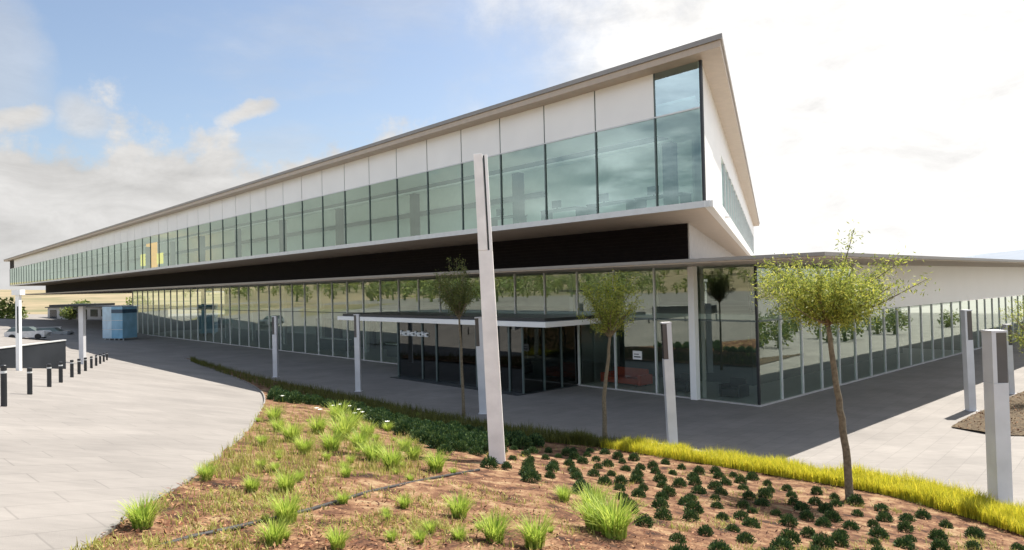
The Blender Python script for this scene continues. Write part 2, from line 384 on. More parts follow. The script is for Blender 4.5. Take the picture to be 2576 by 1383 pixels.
# ---------------------------------------------------------------- ground, hills
def ang_bump(a, c, wd): 
    d = (a-c+math.pi) % (2*math.pi)-math.pi
    return max(0.0, 1-(d/wd)**2)
def far_z(x, y):
    r = math.hypot(x, y); a = math.atan2(x, y)        # 0 = view direction, positive to the right
    z = 0
    def rise(r0, r1, h):
        t = min(1, max(0, (r-r0)/(r1-r0))); return h*t*t*(3-2*t)
    z += ang_bump(a, R(-48), R(34))*rise(230, 900, 18)
    z += ang_bump(a, R(180), R(95))*rise(70, 420, 40)
    z += ang_bump(a, R(-92), R(46))*rise(95, 420, 22)
    z *= 1+0.25*noise.noise(Vector((x*0.006, y*0.006, 0)))
    z += noise.noise(Vector((x*0.01, y*0.01, 3)))*min(2.0, max(0, (r-120)*0.01))
    return z
mb = MB(); NA = 160
rad = [0.5, 2, 4, 6, 8, 10, 12, 15, 18, 22, 27, 33, 40, 50, 62, 76, 92, 110, 135, 165, 200, 240, 290, 350, 420, 500, 600, 720, 900, 1200, 1800, 2800, 4500, 8000]
for r in rad:
    for k in range(NA):
        a = 2*math.pi*k/NA; x, y = r*math.sin(a), r*math.cos(a)
        mb.v.append(Vector((x, y, H(x, y)-0.3+far_z(x, y))))
for i in range(len(rad)-1):
    for k in range(NA):
        mb.f.append((i*NA+k, (i+1)*NA+k, (i+1)*NA+(k+1) % NA, i*NA+(k+1) % NA))
mb.f.append(tuple(range(NA)))
tag(mb.build('ground', M['ground'], smooth=True), kind='structure')
# ridge beyond the wing on the right, haze blue in its colour
mb = MB(); n = 40
for i in range(n+1):
    a = R(26+36*i/n); h = 40+95*math.sin(math.pi*min(1, i/n*0.9+0.02))+10*noise.noise(Vector((i*0.35, 2, 0)))
    for rr, hh in ((2600, 0), (3000, h*0.7), (3400, h), (4200, 0)):
        mb.v.append(Vector((rr*math.sin(a), rr*math.cos(a), hh-1)))
for i in range(n):
    for k in range(3): mb.f.append((i*4+k, i*4+k+1, (i+1)*4+k+1, (i+1)*4+k))
tag(mb.build('hills', M['hill'], smooth=True), kind='structure')

# paving: one sheet that follows the terrain
mb = MB()
xs = [-150, -110, -80]+[-60+i*0.8 for i in range(140)]+[60, 90, 140, 200]
ys = [-14+i*0.8 for i in range(90)]+[64, 80, 110, 150, 200]
for y in ys:
    for x in xs: mb.v.append(Vector((x, y, H(x, y))))
nx = len(xs)
for j in range(len(ys)-1):
    for i in range(nx-1):
        mb.f.append((j*nx+i, j*nx+i+1, (j+1)*nx+i+1, (j+1)*nx+i))
tag(mb.build('pavement', M['paving'], smooth=True), kind='structure')

EDGE = [(150, 1440), (230, 1383), (300, 1330), (390, 1270), (480, 1215), (560, 1150), (620, 1092), (655, 1040), (666, 1008), (655, 985), (620, 963), (560, 938), (500, 914), (462, 902)]
BACK = [(480, 905), (700, 962), (900, 1003), (1080, 1045), (1240, 1078), (1450, 1108), (1600, 1130), (1750, 1152), (1975, 1185), (2200, 1218), (2400, 1255), (2576, 1308), (2760, 1370)]
edge_w = smooth_line([pick(*p) for p in EDGE], 5)
back_w = smooth_line([pick(*p) for p in BACK], 5)
p_end = back_w[-1]
garden_poly = edge_w+back_w+[(p_end[0]+1.5, p_end[1]-5), (p_end[0]-2, -10), (-8, -10), (-6.5, -4), (-5.2, 0)]
g = sheet_mesh('garden_soil', garden_poly, 0.07, 0.28, M['soil'], 0.05)
tag(g, kind='structure')
def kerb(name, line, wd, h, m):
    mb = MB(); n = len(line)
    for i, p in enumerate(line):
        a = Vector(line[max(0, i-1)]); b = Vector(line[min(n-1, i+1)]); t = (b-a).normalized(); nr = Vector((-t.y, t.x))
        for s_, z in ((-1, -0.1), (-1, h), (1, h), (1, -0.1)):
            q = Vector(p)+nr*s_*wd/2; mb.v.append(Vector((q.x, q.y, H(q.x, q.y)+z)))
    for i in range(n-1):
        for k in range(3): mb.f.append((i*4+k, i*4+k+1, (i+1)*4+k+1, (i+1)*4+k))
    return tag(mb.build(name, m), kind='structure')
kerb('kerb', edge_w, 0.055, 0.08, M['kerb'])
# ---------------------------------------------------------------- the building
ORG = Vector((10.42, 30.0)); ORG = U*15.0+V*27.96
RZ = math.atan2(-U.y, -U.x)
BX = Vector((-U.x, -U.y)); 
def WL(x, y, z=0.0):
    p = ORG+BX*x+V*y; return Vector((p.x, p.y, z))
bld = thing('office_building', 'long two storey glass office building with overhanging upper floor and dark band beneath', 'building', (ORG.x, ORG.y, 0), RZ)
def part(name, mb, m, parent=None, **k): return mb.build(name, m, parent or bld, **k)
# lower storey
GT, TR = 6.08, 3.62
XL = -96.0; YR = 95.0
bay = 2.45
k = 0; x1 = 0.0
while x1 > XL:
    x0 = max(XL, [-2.96, -5.25, -7.75, -10.25][k] if k < 4 else x1-bay)
    a = MB()
    if x0 < -28.6 or x1 > -8.4 or True:
        a.quad((x0, 0, TR), (x1, 0, TR), (x1, 0, GT), (x0, 0, GT))
    if not (-21.7 < (x0+x1)/2 < -10.2):
        a.quad((x0, 0, 0.06), (x1, 0, 0.06), (x1, 0, TR), (x0, 0, TR))
    wn = part('window', a, M['glass_lo'])
    b = MB(); b.box(x0-0.035, x0+0.035, -0.07, 0.07, 0.05, GT); part('mullion', b, M['alu'], wn)
    x1 = x0; k += 1
y0 = 0.0
for k in range(46):
    y1 = y0+2.05; pan = y0 > 10
    a = MB(); a.quad((0, y0, 0.06), (0, y1, 0.06), (0, y1, TR if pan else GT), (0, y0, TR if pan else GT))
    wn = part('window', a, M['glass_lo'])
    b = MB(); b.box(-0.06, 0.06, y1-0.035, y1+0.035, 0.05, TR if pan else GT); part('mullion', b, M['alu'], wn)
    y0 = y1
b = MB(); b.box(-0.05, 0.10, 10.2, y0, TR+0.03, GT); part('upper_wall_panel', b, M['white'])
b = MB(); b.box(XL, 0.0, -0.06, 0.05, TR-0.03, TR+0.03); part('transom', b, M['frame'])
b = MB(); b.box(-0.05, 0.065, 0.06, 10.2, TR-0.03, TR+0.03); part('transom', b, M['frame'])
b = MB(); b.box(-0.05, 0.05, -0.05, 0.05, 0.07, GT); part('corner_post', b, M['dark'])
b = MB(); b.box(XL, 0.12, -0.12, 0.12, 0, 0.06); b.box(-0.12, 0.12, 0.12, y0, 0, 0.06); part('glazing_sill', b, M['concrete'])
b = MB(); b.box(-168, 4.95, -4.6, y0+1, GT+0.05, GT+0.18); part('lower_roof', b, M['roofedge'])
b = MB(); b.box(-167.9, 4.87, -4.52, y0+0.9, GT, GT+0.048); part('lower_soffit', b, M['soffit'])
b = MB(); b.box(-3.12, -2.80, -0.42, -0.10, 0.02, GT); part('corner_column', b, M['white'], bevel=0.01)
# interior of the lower storey
b = MB(); b.box(XL, -0.1, 0.1, 30, 0.005, 0.05); part('interior_floor', b, M['floor'])
b = MB(); b.box(XL, -22, 13, 13.2, 0.05, GT); b.box(-22, -21.8, 9, 13, 0.05, GT); b.box(-22, -11.5, 9, 9.2, 0.05, GT); b.box(-40, -3.2, 26, 26.2, 0.05, GT); part('back_wall', b, M['interior'])
b = MB(); b.box(-11.5, -3.0, 5.0, 5.2, 0.05, TR); b.box(-3.2, -3.0, 5.2, 26.2, 0.05, GT); part('partition', b, M['interior_dark'])
b = MB(); b.box(XL, -0.2, 3.2, 30, 3.5, 3.75); part('mezzanine', b, M['interior'])
b = MB()
for i in range(9): b.box(-14-i*8, -13.7-i*8, 3.4, 3.7, 0.05, GT)
part('interior_column', b, M['white_in'])
b = MB()
for i in range(4):
    b.box(-52+i*6.2, -47+i*6.2, 6, 6.3, 0.05, 2.6)
part('service_wall', b, M['interior_dark'])
for i, (x0, x1, yy, h) in enumerate([(-45, -40, 3.0, 1.05), (-33, -28.5, 2.6, 1.05), (-27.5, -23.5, 2.8, 1.0)]):
    ct = thing('reception_counter', ['white reception counter behind the glass, the farthest one inside', 'white reception counter behind the glass left of the entrance', 'short white reception counter behind the glass beside the dark entrance'][i], 'counter', WL((x0+x1)/2, yy, 0.05), RZ)
    b = MB(); b.box(-(x1-x0)/2, (x1-x0)/2, -0.3, 0.3, h-0.06, h); b.build('counter_top', M['white_in'], ct)
    b = MB(); b.box(-(x1-x0)/2+0.1, (x1-x0)/2-0.1, -0.22, 0.22, 0, h-0.06); b.build('counter_front', M['interior_dark'], ct)
# dark band and upper storey
d = Vector((-0.455, 0.890)).normalized()
A = Vector((0.9, -5.26)); LEN = 82.0; B = A+d*LEN; XE = -171.0
bc = Vector((-3.3, 0.0)); be = bc+d*70
ZS, ZG, ZT, ZC = 8.10, 8.34, 11.80, 13.55
b = MB(); b.prism([(-163, 0.0), (bc.x, 0.0), (be.x, be.y), (-163, be.y)], GT+0.182, ZS); band = part('band_wall', b, M['black'])
b = MB()
for i in range(9):
    z = GT+0.30+i*0.18; b.box(-162.9, -3.34, -0.05, -0.002, z, z+0.05)
part('louvre', b, M['black'], band)
nrm = Vector((d.y, -d.x))
def sidebox(b, p, t0, t1, n0, n1, z0, z1):
    q = [p+d*t0+nrm*n0, p+d*t0+nrm*n1, p+d*t1+nrm*n1, p+d*t1+nrm*n0]
    b.prism([(v.x, v.y) for v in q], z0, z1)
b = MB(); sidebox(b, bc, 0.0, 70, 0.003, 0.06, GT+0.182, ZS-0.002); part('band_side_panel', b, M['concrete'])
b = MB(); b.prism([(XE, A.y), (A.x, A.y), (B.x, B.y), (XE, B.y)], ZS+0.003, ZG-0.004); part('floor_slab', b, M['soffit'])
b = MB(); b.box(XE, A.x+0.25, A.y-0.08, A.y-0.003, ZS, ZG); part('slab_edge', b, M['alu'])
b = MB(); sidebox(b, A, -0.1, LEN, 0.003, 0.30, ZS+0.001, ZG+0.001); part('slab_edge', b, M['white'])
# upper windows
mx_list = [A.x, -1.2]
while mx_list[-1] > XE+3.05: mx_list.append(mx_list[-1]-3.03)
mx_list.append(XE)
for i in range(len(mx_list)-1):
    x1, x0 = mx_list[i], mx_list[i+1]
    a = MB(); a.quad((x0, A.y, ZG), (x1, A.y, ZG), (x1, A.y, ZT), (x0, A.y, ZT))
    wn = part('window', a, M['glass_up'])
    b = MB(); b.box(x0-0.03, x0+0.03, A.y-0.05, A.y+0.04, ZG, ZT); part('mullion', b, M['frame'], wn)
    b = MB()
    if i == 0:
        b.quad((x0, A.y, ZT+0.05), (x1, A.y, ZT+0.05), (x1, A.y, ZC), (x0, A.y, ZC)); part('corner_window', b, M['glass_frost'])
    elif x0 < XE+5.5:
        b.box(x0, x1, A.y+0.02, A.y+0.06, ZT+0.05, ZC); part('shaded_bay_panel', b, M['black'])  # flat black panel drawn for the shade inside the open end bay
    else:
        b.box(x0+0.035, x1-0.035, A.y-0.03, A.y+0.04, ZT+0.05, ZC); part('spandrel_panel', b, M['spandrel'])
b = MB()
for x0 in mx_list[1:-1]: b.box(x0-0.034, x0+0.034, A.y-0.01, A.y+0.03, ZT+0.05, ZC)
part('panel_joint', b, M['frame'])
b = MB(); b.box(XE, A.x, A.y-0.035, A.y+0.045, ZT-0.01, ZT+0.05); part('transom', b, M['alu'])
b = MB(); b.box(A.x-0.06, A.x+0.04, A.y-0.06, A.y+0.04, ZG, ZC); part('corner_post', b, M['dark'])
# side of the upper storey
b = MB(); sidebox(b, A, 0.30, 4.298, -0.12, 0.02, ZG, ZT); sd1 = part('side_wall', b, M['white'])
b = MB(); sidebox(b, A, 0.12, LEN, -0.12, 0.00, ZT+0.003, ZC); part('side_wall', b, M['spandrel'])
b = MB(); sidebox(b, A, 4.3, LEN, -0.12, 0.0, ZG, ZG+0.9); sidebox(b, A, 4.3, 10.3, -0.12, 0.0, ZG+0.9, ZT); sidebox(b, A, LEN-3, LEN, -0.12, 0.0, ZG+0.9, ZT); part('side_wall', b, M['spandrel'])
t0 = 10.3
while t0 < LEN-4:
    b = MB(); sidebox(b, A, t0+0.06, t0+2.9, -0.10, -0.07, ZG+0.9, ZT); wn = part('side_window', b, M['glass_frost'])
    b = MB(); sidebox(b, A, t0+2.9, t0+3.06, -0.12, 0.02, ZG+0.9, ZT); part('mullion', b, M['alu'], wn)
    t0 += 3.0
# inside the upper storey
b = MB(); b.box(XE, -4, 1.6, 1.8, ZG, ZT+0.5); part('upper_back_wall', b, M['white_in'])
b = MB(); b.box(XE, -2, A.y+0.3, 1.6, ZG-0.002, ZG+0.03); part('upper_floor', b, M['white_in'])
b = MB(); b.box(XE, -14, 1.3, 1.55, ZG+2.3, ZG+2.6); part('duct', b, M['column'])
for i in range(19):
    b = MB(); b.box(-1.45-8.9*i, -1.0-8.9*i, -4.5, -4.1, ZG, ZG+2.6); part('interior_column', b, M['column'])
# roof
def off(o):
    # corner of the roof outline pushed out by o
    # front edge y = A.y-o ; side edge through A+nrm*o
    y = A.y-o; p = A+nrm*o; t = (y-p.y)/d.y; return Vector((p.x+d.x*t, y))
cn = off(0.85); ce = cn+d*(LEN+1.5)
SK0, SK1 = -0.5, 0.95  # unseen roof slot, added so the sun brightens the upper floor interior
def slotted(b, o, xl, endlen, z0, z1):
    c_ = off(o); e_ = c_+d*endlen
    def xe(y): return c_.x+d.x*(y-c_.y)/d.y
    b.prism([(xl, c_.y), (c_.x, c_.y), (xe(SK0), SK0), (xl, SK0)], z0, z1)
    b.prism([(xl, SK1), (xe(SK1), SK1), (e_.x, e_.y), (xl, e_.y)], z0, z1)
    b.prism([(-4.5, SK0), (xe(SK0), SK0), (xe(SK1), SK1), (-4.5, SK1)], z0, z1)
    b.box(xl, XE+1.5, SK0, SK1, z0, z1)
b = MB(); slotted(b, 0.85, XE-2.5, LEN+1.5, 13.80, 13.98); rf = part('roof', b, M['roofedge'])
b = MB(); slotted(b, 0.78, XE-2.4, LEN+1.4, ZC+0.003, 13.797); part('eave_soffit', b, M['eave'])
b = MB(); slotted(b, -0.3, XE+0.1, LEN-1, ZT+0.5, ZT+0.6); part('upper_ceiling', b, M['white_in'])
b = MB(); b.box(XE+1.5, -4.5, SK0-0.05, SK0, ZT+0.6, ZC); b.box(XE+1.5, -4.5, SK1, SK1+0.05, ZT+0.6, ZC); part('added_light_shaft', b, M['interior_dark'])
# left end wall and support
b = MB(); b.box(XE-0.1, XE, A.y, 40, ZG, ZT); part('end_wall', b, M['white'])

# entrance
ent = 'entrance_canopy'
b = MB(); b.box(-28.6, -8.5, -4.25, -0.14, 3.36, 3.62); cp = part(ent, b, M['white'], bevel=0.01)
b = MB(); b.box(-28.3, -8.8, -4.0, -0.3, 3.623, 3.78); part('canopy_roof', b, M['dark'], cp)
vs = MB(); vs.box(-21.55, -10.35, -3.95, -3.9, 0.04, 3.357); vs.box(-10.4, -10.35, -3.9, -0.05, 0.04, 3.357); vs.box(-21.55, -21.5, -3.9, -0.05, 0.04, 3.357)
vb = part('entrance_vestibule', vs, M['glass_dark'])
b = MB()
for x in (-21.55, -19.0, -17.6, -15.4, -14.0, -12.4, -11.4, -10.40): b.box(x-0.05, x+0.05, -4.02, -3.955, 0.03, 3.355)
for y in (-2.6, -1.3): b.box(-10.34, -10.28, y-0.05, y+0.05, 0.03, 3.355)
part('door_frame', b, M['frame'], vb)
b = MB(); b.box(-21.4, -10.5, 0.3, 0.5, 0.05, 3.3); part('inner_wall', b, M['black'], vb)
b = MB(); b.box(-21.6, -10.2, -4.6, -0.15, 0.004, 0.03); part('entrance_mat', b, M['dark'], vb)
b = MB(); r2 = random.Random(3); x = -21.2
for wd, ty in ((.30, 0), (.26, 1), (.10, 2), (.28, 0), (.24, 1), (.30, 0), (.26, 1), (.28, 0), (.22, 1)):
    if ty == 0: b.box(x, x+.06, -4.05, -3.96, 2.55, 2.85); b.box(x+wd-.06, x+wd, -4.05, -3.96, 2.55, 2.78); b.box(x+.06, x+wd-.06, -4.05, -3.96, 2.66, 2.71)
    elif ty == 1: b.box(x, x+.06, -4.05, -3.96, 2.55, 2.78); b.box(x+.06, x+wd, -4.05, -3.96, 2.55, 2.60); b.box(x+.06, x+wd, -4.05, -3.96, 2.73, 2.78)
    else: b.box(x, x+.07, -4.05, -3.96, 2.55, 2.86)
    x += wd+.07
part('lettering', b, M['white_in'], vb)
# notice on the glass
nt_ = thing('notice', 'small white paper notice stuck on the glass right of the entrance', 'notice', WL(-6.35, -0.03, 1.62), RZ)
b = MB(); b.box(-0.27, 0.27, -0.02, 0.0, 0, 0.42); b.build('paper', M['white_in'], nt_)
b = MB(); b.box(-0.2, 0.2, -0.024, -0.0205, 0.1, 0.16); b.box(-0.2, 0.1, -0.024, -0.0205, 0.24, 0.28); b.build('printed_lines', M['column'], nt_)
# sofa behind the glass
sf = thing('sofa', 'low red orange sofa behind the ground floor glass', 'sofa', WL(-8.3, 1.4, 0.05), RZ)
b = MB(); b.box(-1.1, 1.1, -0.42, 0.42, 0.12, 0.42); b.build('seat', M['red'], sf, bevel=0.04)
b = MB(); b.box(-1.1, 1.1, 0.42, 0.62, 0.12, 0.85); b.build('backrest', M['red'], sf, bevel=0.04)
for s_ in (-1, 1):
    b = MB(); b.box(s_*1.22-0.115, s_*1.22+0.115, -0.42, 0.62, 0.1, 0.6); b.build('armrest', M['red'], sf, bevel=0.03)
for sx in (-1, 1):
    for sy in (-0.35, 0.45):
        b = MB(); b.box(sx*1.0-0.03, sx*1.0+0.03, sy-0.03, sy+0.03, 0, 0.12); b.build('leg', M['dark'], sf)
# two dark armchairs
for i, x in enumerate((-4.6, -1.9)):
    ac = thing('armchair', ['black armchair behind the glass left of the white column', 'black armchair behind the glass right of the white column'][i], 'armchair', WL(x, 1.2, 0.05), RZ, 'black armchairs behind the glass')
    b = MB(); b.box(-0.4, 0.4, -0.38, 0.38, 0.1, 0.42); b.build('seat', M['dark'], ac, bevel=0.03)
    b = MB(); b.box(-0.4, 0.4, 0.38, 0.52, 0.1, 0.85); b.build('backrest', M['dark'], ac, bevel=0.03)
    for s_ in (-1, 1):
        b = MB(); b.box(s_*0.47-0.06, s_*0.47+0.06, -0.38, 0.5, 0.06, 0.6); b.build('armrest', M['dark'], ac, bevel=0.02)
# orange artwork upstairs
ar = thing('artwork', 'backlit orange and yellow board behind the upper floor glass', 'artwork', WL(-72, -4.1, ZG), RZ)
b = MB(); b.box(-4.2, -1.8, 0, 0.06, 0.5, 1.9); b.box(2.2, 4.4, 0, 0.06, 0.5, 1.7); b.build('side_board', M['yellow_lit'], ar)
b = MB(); b.box(-1.8, 2.2, 0, 0.08, 0.2, 3.0); b.build('centre_board', M['orange_lit'], ar)
b = MB(); b.box(-1.2, -1.1, 0.0, 0.06, 0, 0.2); b.box(1.2, 1.3, 0, 0.06, 0, 0.2); b.build('leg', M['dark'], ar)
# desks upstairs
dk = thing('office_desk', 'x', 'desk', WL(-2.6, -2.9, ZG), RZ, 'desks behind the upper floor glass')
b = MB(); b.box(-1.2, 1.2, -0.4, 0.4, 0.70, 0.74); b.build('desk_top', M['column'], dk)
for s_ in (-1, 1):
    b = MB(); b.box(s_*1.15-0.03, s_*1.15+0.03, -0.38, 0.38, 0, 0.70); b.build('leg', M['column'], dk)
b = MB(); b.box(-0.8, -0.2, 0.0, 0.04, 0.86, 1.22); b.box(-0.53, -0.47, 0.04, 0.08, 0.742, 1.0); b.build('screen', M['column'], dk)
dk['label'] = 'dark desk with screen behind the corner glass of the upper floor'
for x, lb in ((-5.4, 'dark desk behind the second upper floor pane from the corner'), (-8.4, 'dark desk behind the upper glass right of the second dark column'), (-12.6, 'dark desk behind the upper glass beside the second dark column')):
    c = copy_tree(dk); c.location = WL(x, -2.9, ZG); c['label'] = lb

# ---------------------------------------------------------------- the far left
kk = pick(285, 856)
kp = thing('kiosk', 'pale blue glass kiosk with dark navy band under the far end of the building', 'kiosk', (kk.x, kk.y, 0), R(-20))
b = MB(); b.box(-2.1, -0.2, -0.1, 2.2, 0.25, 4.1); b.build('pale_panel', M['glass_pale'], kp)
b = MB(); b.box(-0.197, 2.1, -0.1, 2.2, 0.25, 3.3); b.box(-0.197, 2.1, -0.1, 2.2, 3.75, 4.1); b.build('blue_panel', M['glass_blue'], kp)
b = MB(); b.box(-0.197, 2.12, -0.12, 2.22, 3.303, 3.747); b.build('navy_band', M['navy'], kp)
b = MB()
for x in (-1.9, -1.0, 0.1, 1.0, 1.9): b.box(x-0.06, x+0.06, 0.1, 0.22, 0, 0.248)
b.build('leg', M['alu'], kp)
b = MB()
for z in (1.3, 2.4): b.box(-2.13, 2.13, -0.13, -0.103, z, z+0.05)
b.build('glazing_bar', M['alu'], kp)
kp.scale = (0.78, 0.9, 1)
# dark glass screen at far left
gw = thing('windbreak', 'dark glass windbreak wall with pale top rail at the far left', 'windbreak', tuple(pick(10, 928)))
p0, p1 = pick(-60, 926), pick(166, 928); dd = (p1-p0); ln = Vector((dd.x, dd.y)).length
gw.location = (p0.x, p0.y, min(p0.z, p1.z)); gw.rotation_euler = (0, 0, math.atan2(dd.y, dd.x))
b = MB(); b.box(0, ln, 0, 0.10, 0, 1.25); b.build('panel', M['navy_glass'], gw)
b = MB(); b.box(0, ln, -0.03, 0.13, 1.253, 1.30); b.build('top_rail', M['alu'], gw)
q0, q1 = at_depth(120, 800, 175), at_depth(345, 800, 160)
lb_ = thing('low_building', 'low pale service building with dark window strip behind the blue kiosk', 'building', (q0.x, q0.y, 0), math.atan2(q1.y-q0.y, q1.x-q0.x))
ll = (Vector((q1.x, q1.y))-Vector((q0.x, q0.y))).length
b = MB(); b.box(0, ll, 0, 8, 0, 2.9); b.build('wall', M['concrete'], lb_)
b = MB(); b.box(-0.3, ll+0.3, -0.5, 8.3, 2.903, 3.15); b.build('roof', M['dark'], lb_)
for i in range(int(ll/4)):
    b = MB(); b.box(1+i*4, 3.7+i*4, -0.06, -0.003, 0.7 if i % 3 else 0.0, 2.4); b.build('window', M['navy_glass'], lb_)
# cars parked beyond
def car(px, py, col, label, rz):
    p = pick(px, py)
    t = thing('parked_car', label, 'car', tuple(p), rz, 'cars parked beyond the windbreak')
    b = MB(); b.tube([(-2.1, 0, 0.55), (-2.0, 0, 0.6), (2.0, 0, 0.6), (2.15, 0, 0.52)], [0.5, 0.82, 0.82, 0.55], 4, sq=True)
    o = b.build('body', col, t); o.scale = (1, 1.25, 0.62); o.location = (0, 0, 0.22)
    b = MB(); b.add([(-1.9, -.72, .95), (1.1, -.72, .95), (1.1, .72, .95), (-1.9, .72, .95), (-1.4, -.6, 1.42), (.35, -.6, 1.42), (.35, .6, 1.42), (-1.4, .6, 1.42)],
        [(0, 1, 5, 4), (1, 2, 6, 5), (2, 3, 7, 6), (3, 0, 4, 7), (4, 5, 6, 7)]); b.build('cabin', M['frame'], t)
    for sx in (-1.3, 1.35):
        for sy in (-0.75, 0.75):
            b = MB(); b.tube([(sx, sy-0.1, 0.32), (sx, sy+0.1, 0.32)], 0.32, 12); b.build('wheel', M['tyre'], t)
car(70, 853, M['car_a'], 'white car parked beyond the windbreak, left of the pair', R(12))
car(132, 852, M['car_b'], 'silver car parked beyond the windbreak, right of the pair', R(12))
wl_ = thing('boundary_wall', 'low white boundary wall in front of the dry hillside at far left', 'wall', tuple(pick(60, 846)))
b = MB(); b.box(-42, 4, 0, 0.4, 0, 1.0); b.build('wall', M['white'], wl_)
b = MB(); b.box(-42.1, 4.1, -0.06, 0.46, 1.003, 1.1); b.build('coping', M['concrete'], wl_)
wl_.rotation_euler = (0, 0, R(28))

# ---------------------------------------------------------------- poles and lamps
def lean(o, px0, py0, px1, py1, Y):
    "tilt an upright so it leans as in the photograph"
    a, b_ = at_depth(px0, py0, Y), at_depth(px1, py1, Y)
    v = b_-a; o.rotation_euler = (0, math.atan2(v.x, v.z), 0)
pb = pick(1252, 1168, 0.05)
Hm = at_depth(1212, 385, pb.y).z-pb.z
mp_ = thing('lighting_mast', 'tall pale steel mast with slim light strip standing in the garden', 'mast', tuple(pb-Vector((0, 0, 0.03))))
b = MB(); hl = Hm; hs = hl*0.69
def frus(b, x0, x1, X0, X1, z0, z1, dpt):
    b.add([(x0, -dpt, z0), (x1, -dpt, z0), (x1, dpt, z0), (x0, dpt, z0), (X0, -dpt, z1), (X1, -dpt, z1), (X1, dpt, z1), (X0, dpt, z1)],
      [(3, 2, 1, 0), (4, 5, 6, 7), (0, 1, 5, 4), (1, 2, 6, 5), (2, 3, 7, 6), (3, 0, 4, 7)])
frus(b, -0.18, 0.18, -0.165, 0.15, 0, hs, 0.13); frus(b, -0.165, 0.045, -0.16, 0.04, hs+0.001, hl, 0.14)
b.build('shaft', M['pole'], mp_, bevel=0.01)
b = MB(); b.box(0.052, 0.085, -0.11, 0.12, hs+0.002, hl-0.04); b.build('light_strip', M['dark'], mp_)
b = MB(); b.box(0.088, 0.15, -0.13, 0.13, hs+0.002, hl-0.02); b.build('light_cover', M['white'], mp_)
b = MB(); b.box(-0.23, 0.21, -0.18, 0.18, -0.03, 0.02); b.build('base_plate', M['steel'], mp_)
lean(mp_, 1252, 1168, 1209, 385, pb.y)
LAMPG = 'lamp posts on the plaza'
def lamp(px, py, pxt, pyt, wpx, label, side=-1):
    p = pick(px, py); top = at_depth(pxt, pyt, p.y); h = top.z-p.z; s_ = FPX/p.y; wd = wpx/s_
    t = thing('lamp_post', label, 'lamp post', tuple(p), 0, LAMPG)
    hh = 0.30*h
    b = MB(); b.box(-wd/2, wd/2, -wd/2, wd/2, 0, h-hh); b.build('post', M['steel'], t, bevel=0.008)
    b = MB(); b.box(-wd/2 if side > 0 else 0.0, wd/2 if side < 0 else -wd*0.22, -wd/2, wd/2, h-hh+0.002, h-0.05); b.build('head_casing', M['steel'], t)
    b = MB()
    if side < 0: b.box(-wd/2+0.01, -0.003, -wd/2+0.01, wd/2-0.01, h-hh+0.002, h-0.05)
    else: b.box(-wd*0.22+0.003, wd/2-0.01, -wd/2+0.01, wd/2-0.01, h-hh+0.002, h-0.05)
    b.build('lamp_panel', M['lampglass'], t)
    b = MB(); b.box(-wd/2-0.01, wd/2+0.01, -wd/2-0.01, wd/2+0.01, h-0.047, h); b.build('cap', M['steel'], t)
    b = MB(); b.box(-wd/2-0.05, wd/2+0.05, -wd/2-0.05, wd/2+0.05, 0, 0.02); b.build('base_plate', M['steel'], t)
    lean(t, px, py, pxt, pyt, p.y)
    t.rotation_euler.y *= 0.8
    return t
fp = pick(208, 916); fh = at_depth(206, 770, fp.y).z-fp.z; fs = FPX/fp.y
fc = thing('flat_canopy', 'thin dark flat canopy on one slim grey post left of the blue kiosk', 'canopy', tuple(fp))
b = MB(); b.box(-0.12, 0.12, -0.12, 0.12, 0, fh-0.002); b.build('post', M['steel'], fc)
b = MB(); b.box(-58/fs, 40/fs, -0.8, 1.6, fh, fh+0.12); b.build('canopy_roof', M['dark'], fc)
lamp(694, 948, 691, 795, 11, 'slim pale lamp post between hedge and glass, left of the entrance canopy')
lamp(902, 984, 897, 790, 13, 'pale lamp post in front of the left end of the entrance canopy')
lamp(1216, 1040, 1202, 797, 19, 'grey lamp post close behind the tall steel mast')
lamp(1692, 1118, 1672, 810, 23, 'grey lamp post behind the yellow hedge near the building corner')
lamp(2442, 1032, 2429, 779, 18, 'slim lamp post at the tip of the dark planting bed', 1)
lamp(2517, 1268, 2500, 830, 38, 'thick grey lamp post in front of the dark planting bed, rising from the hedge', 1)
lamp(2542, 990, 2532, 815, 14, 'slim lamp post beside the small yellow green tree at the right edge', 1)
lc = pick(48, 932); ht = at_depth(45, 742, lc.y).z-lc.z
t = thing('light_column', 'white column with box shaped head under the far left end of the building', 'column', tuple(lc))
b = MB(); b.box(-0.07, 0.07, -0.07, 0.07, 0, ht); b.build('shaft', M['white'], t)
b = MB(); b.box(0.0, 0.045, -0.085, -0.073, ht*0.5, ht*0.85); b.build('light_strip', M['column'], t)
b = MB(); b.box(-0.16, 0.16, -0.14, 0.14, ht+0.003, ht+0.2); b.build('head', M['white'], t)

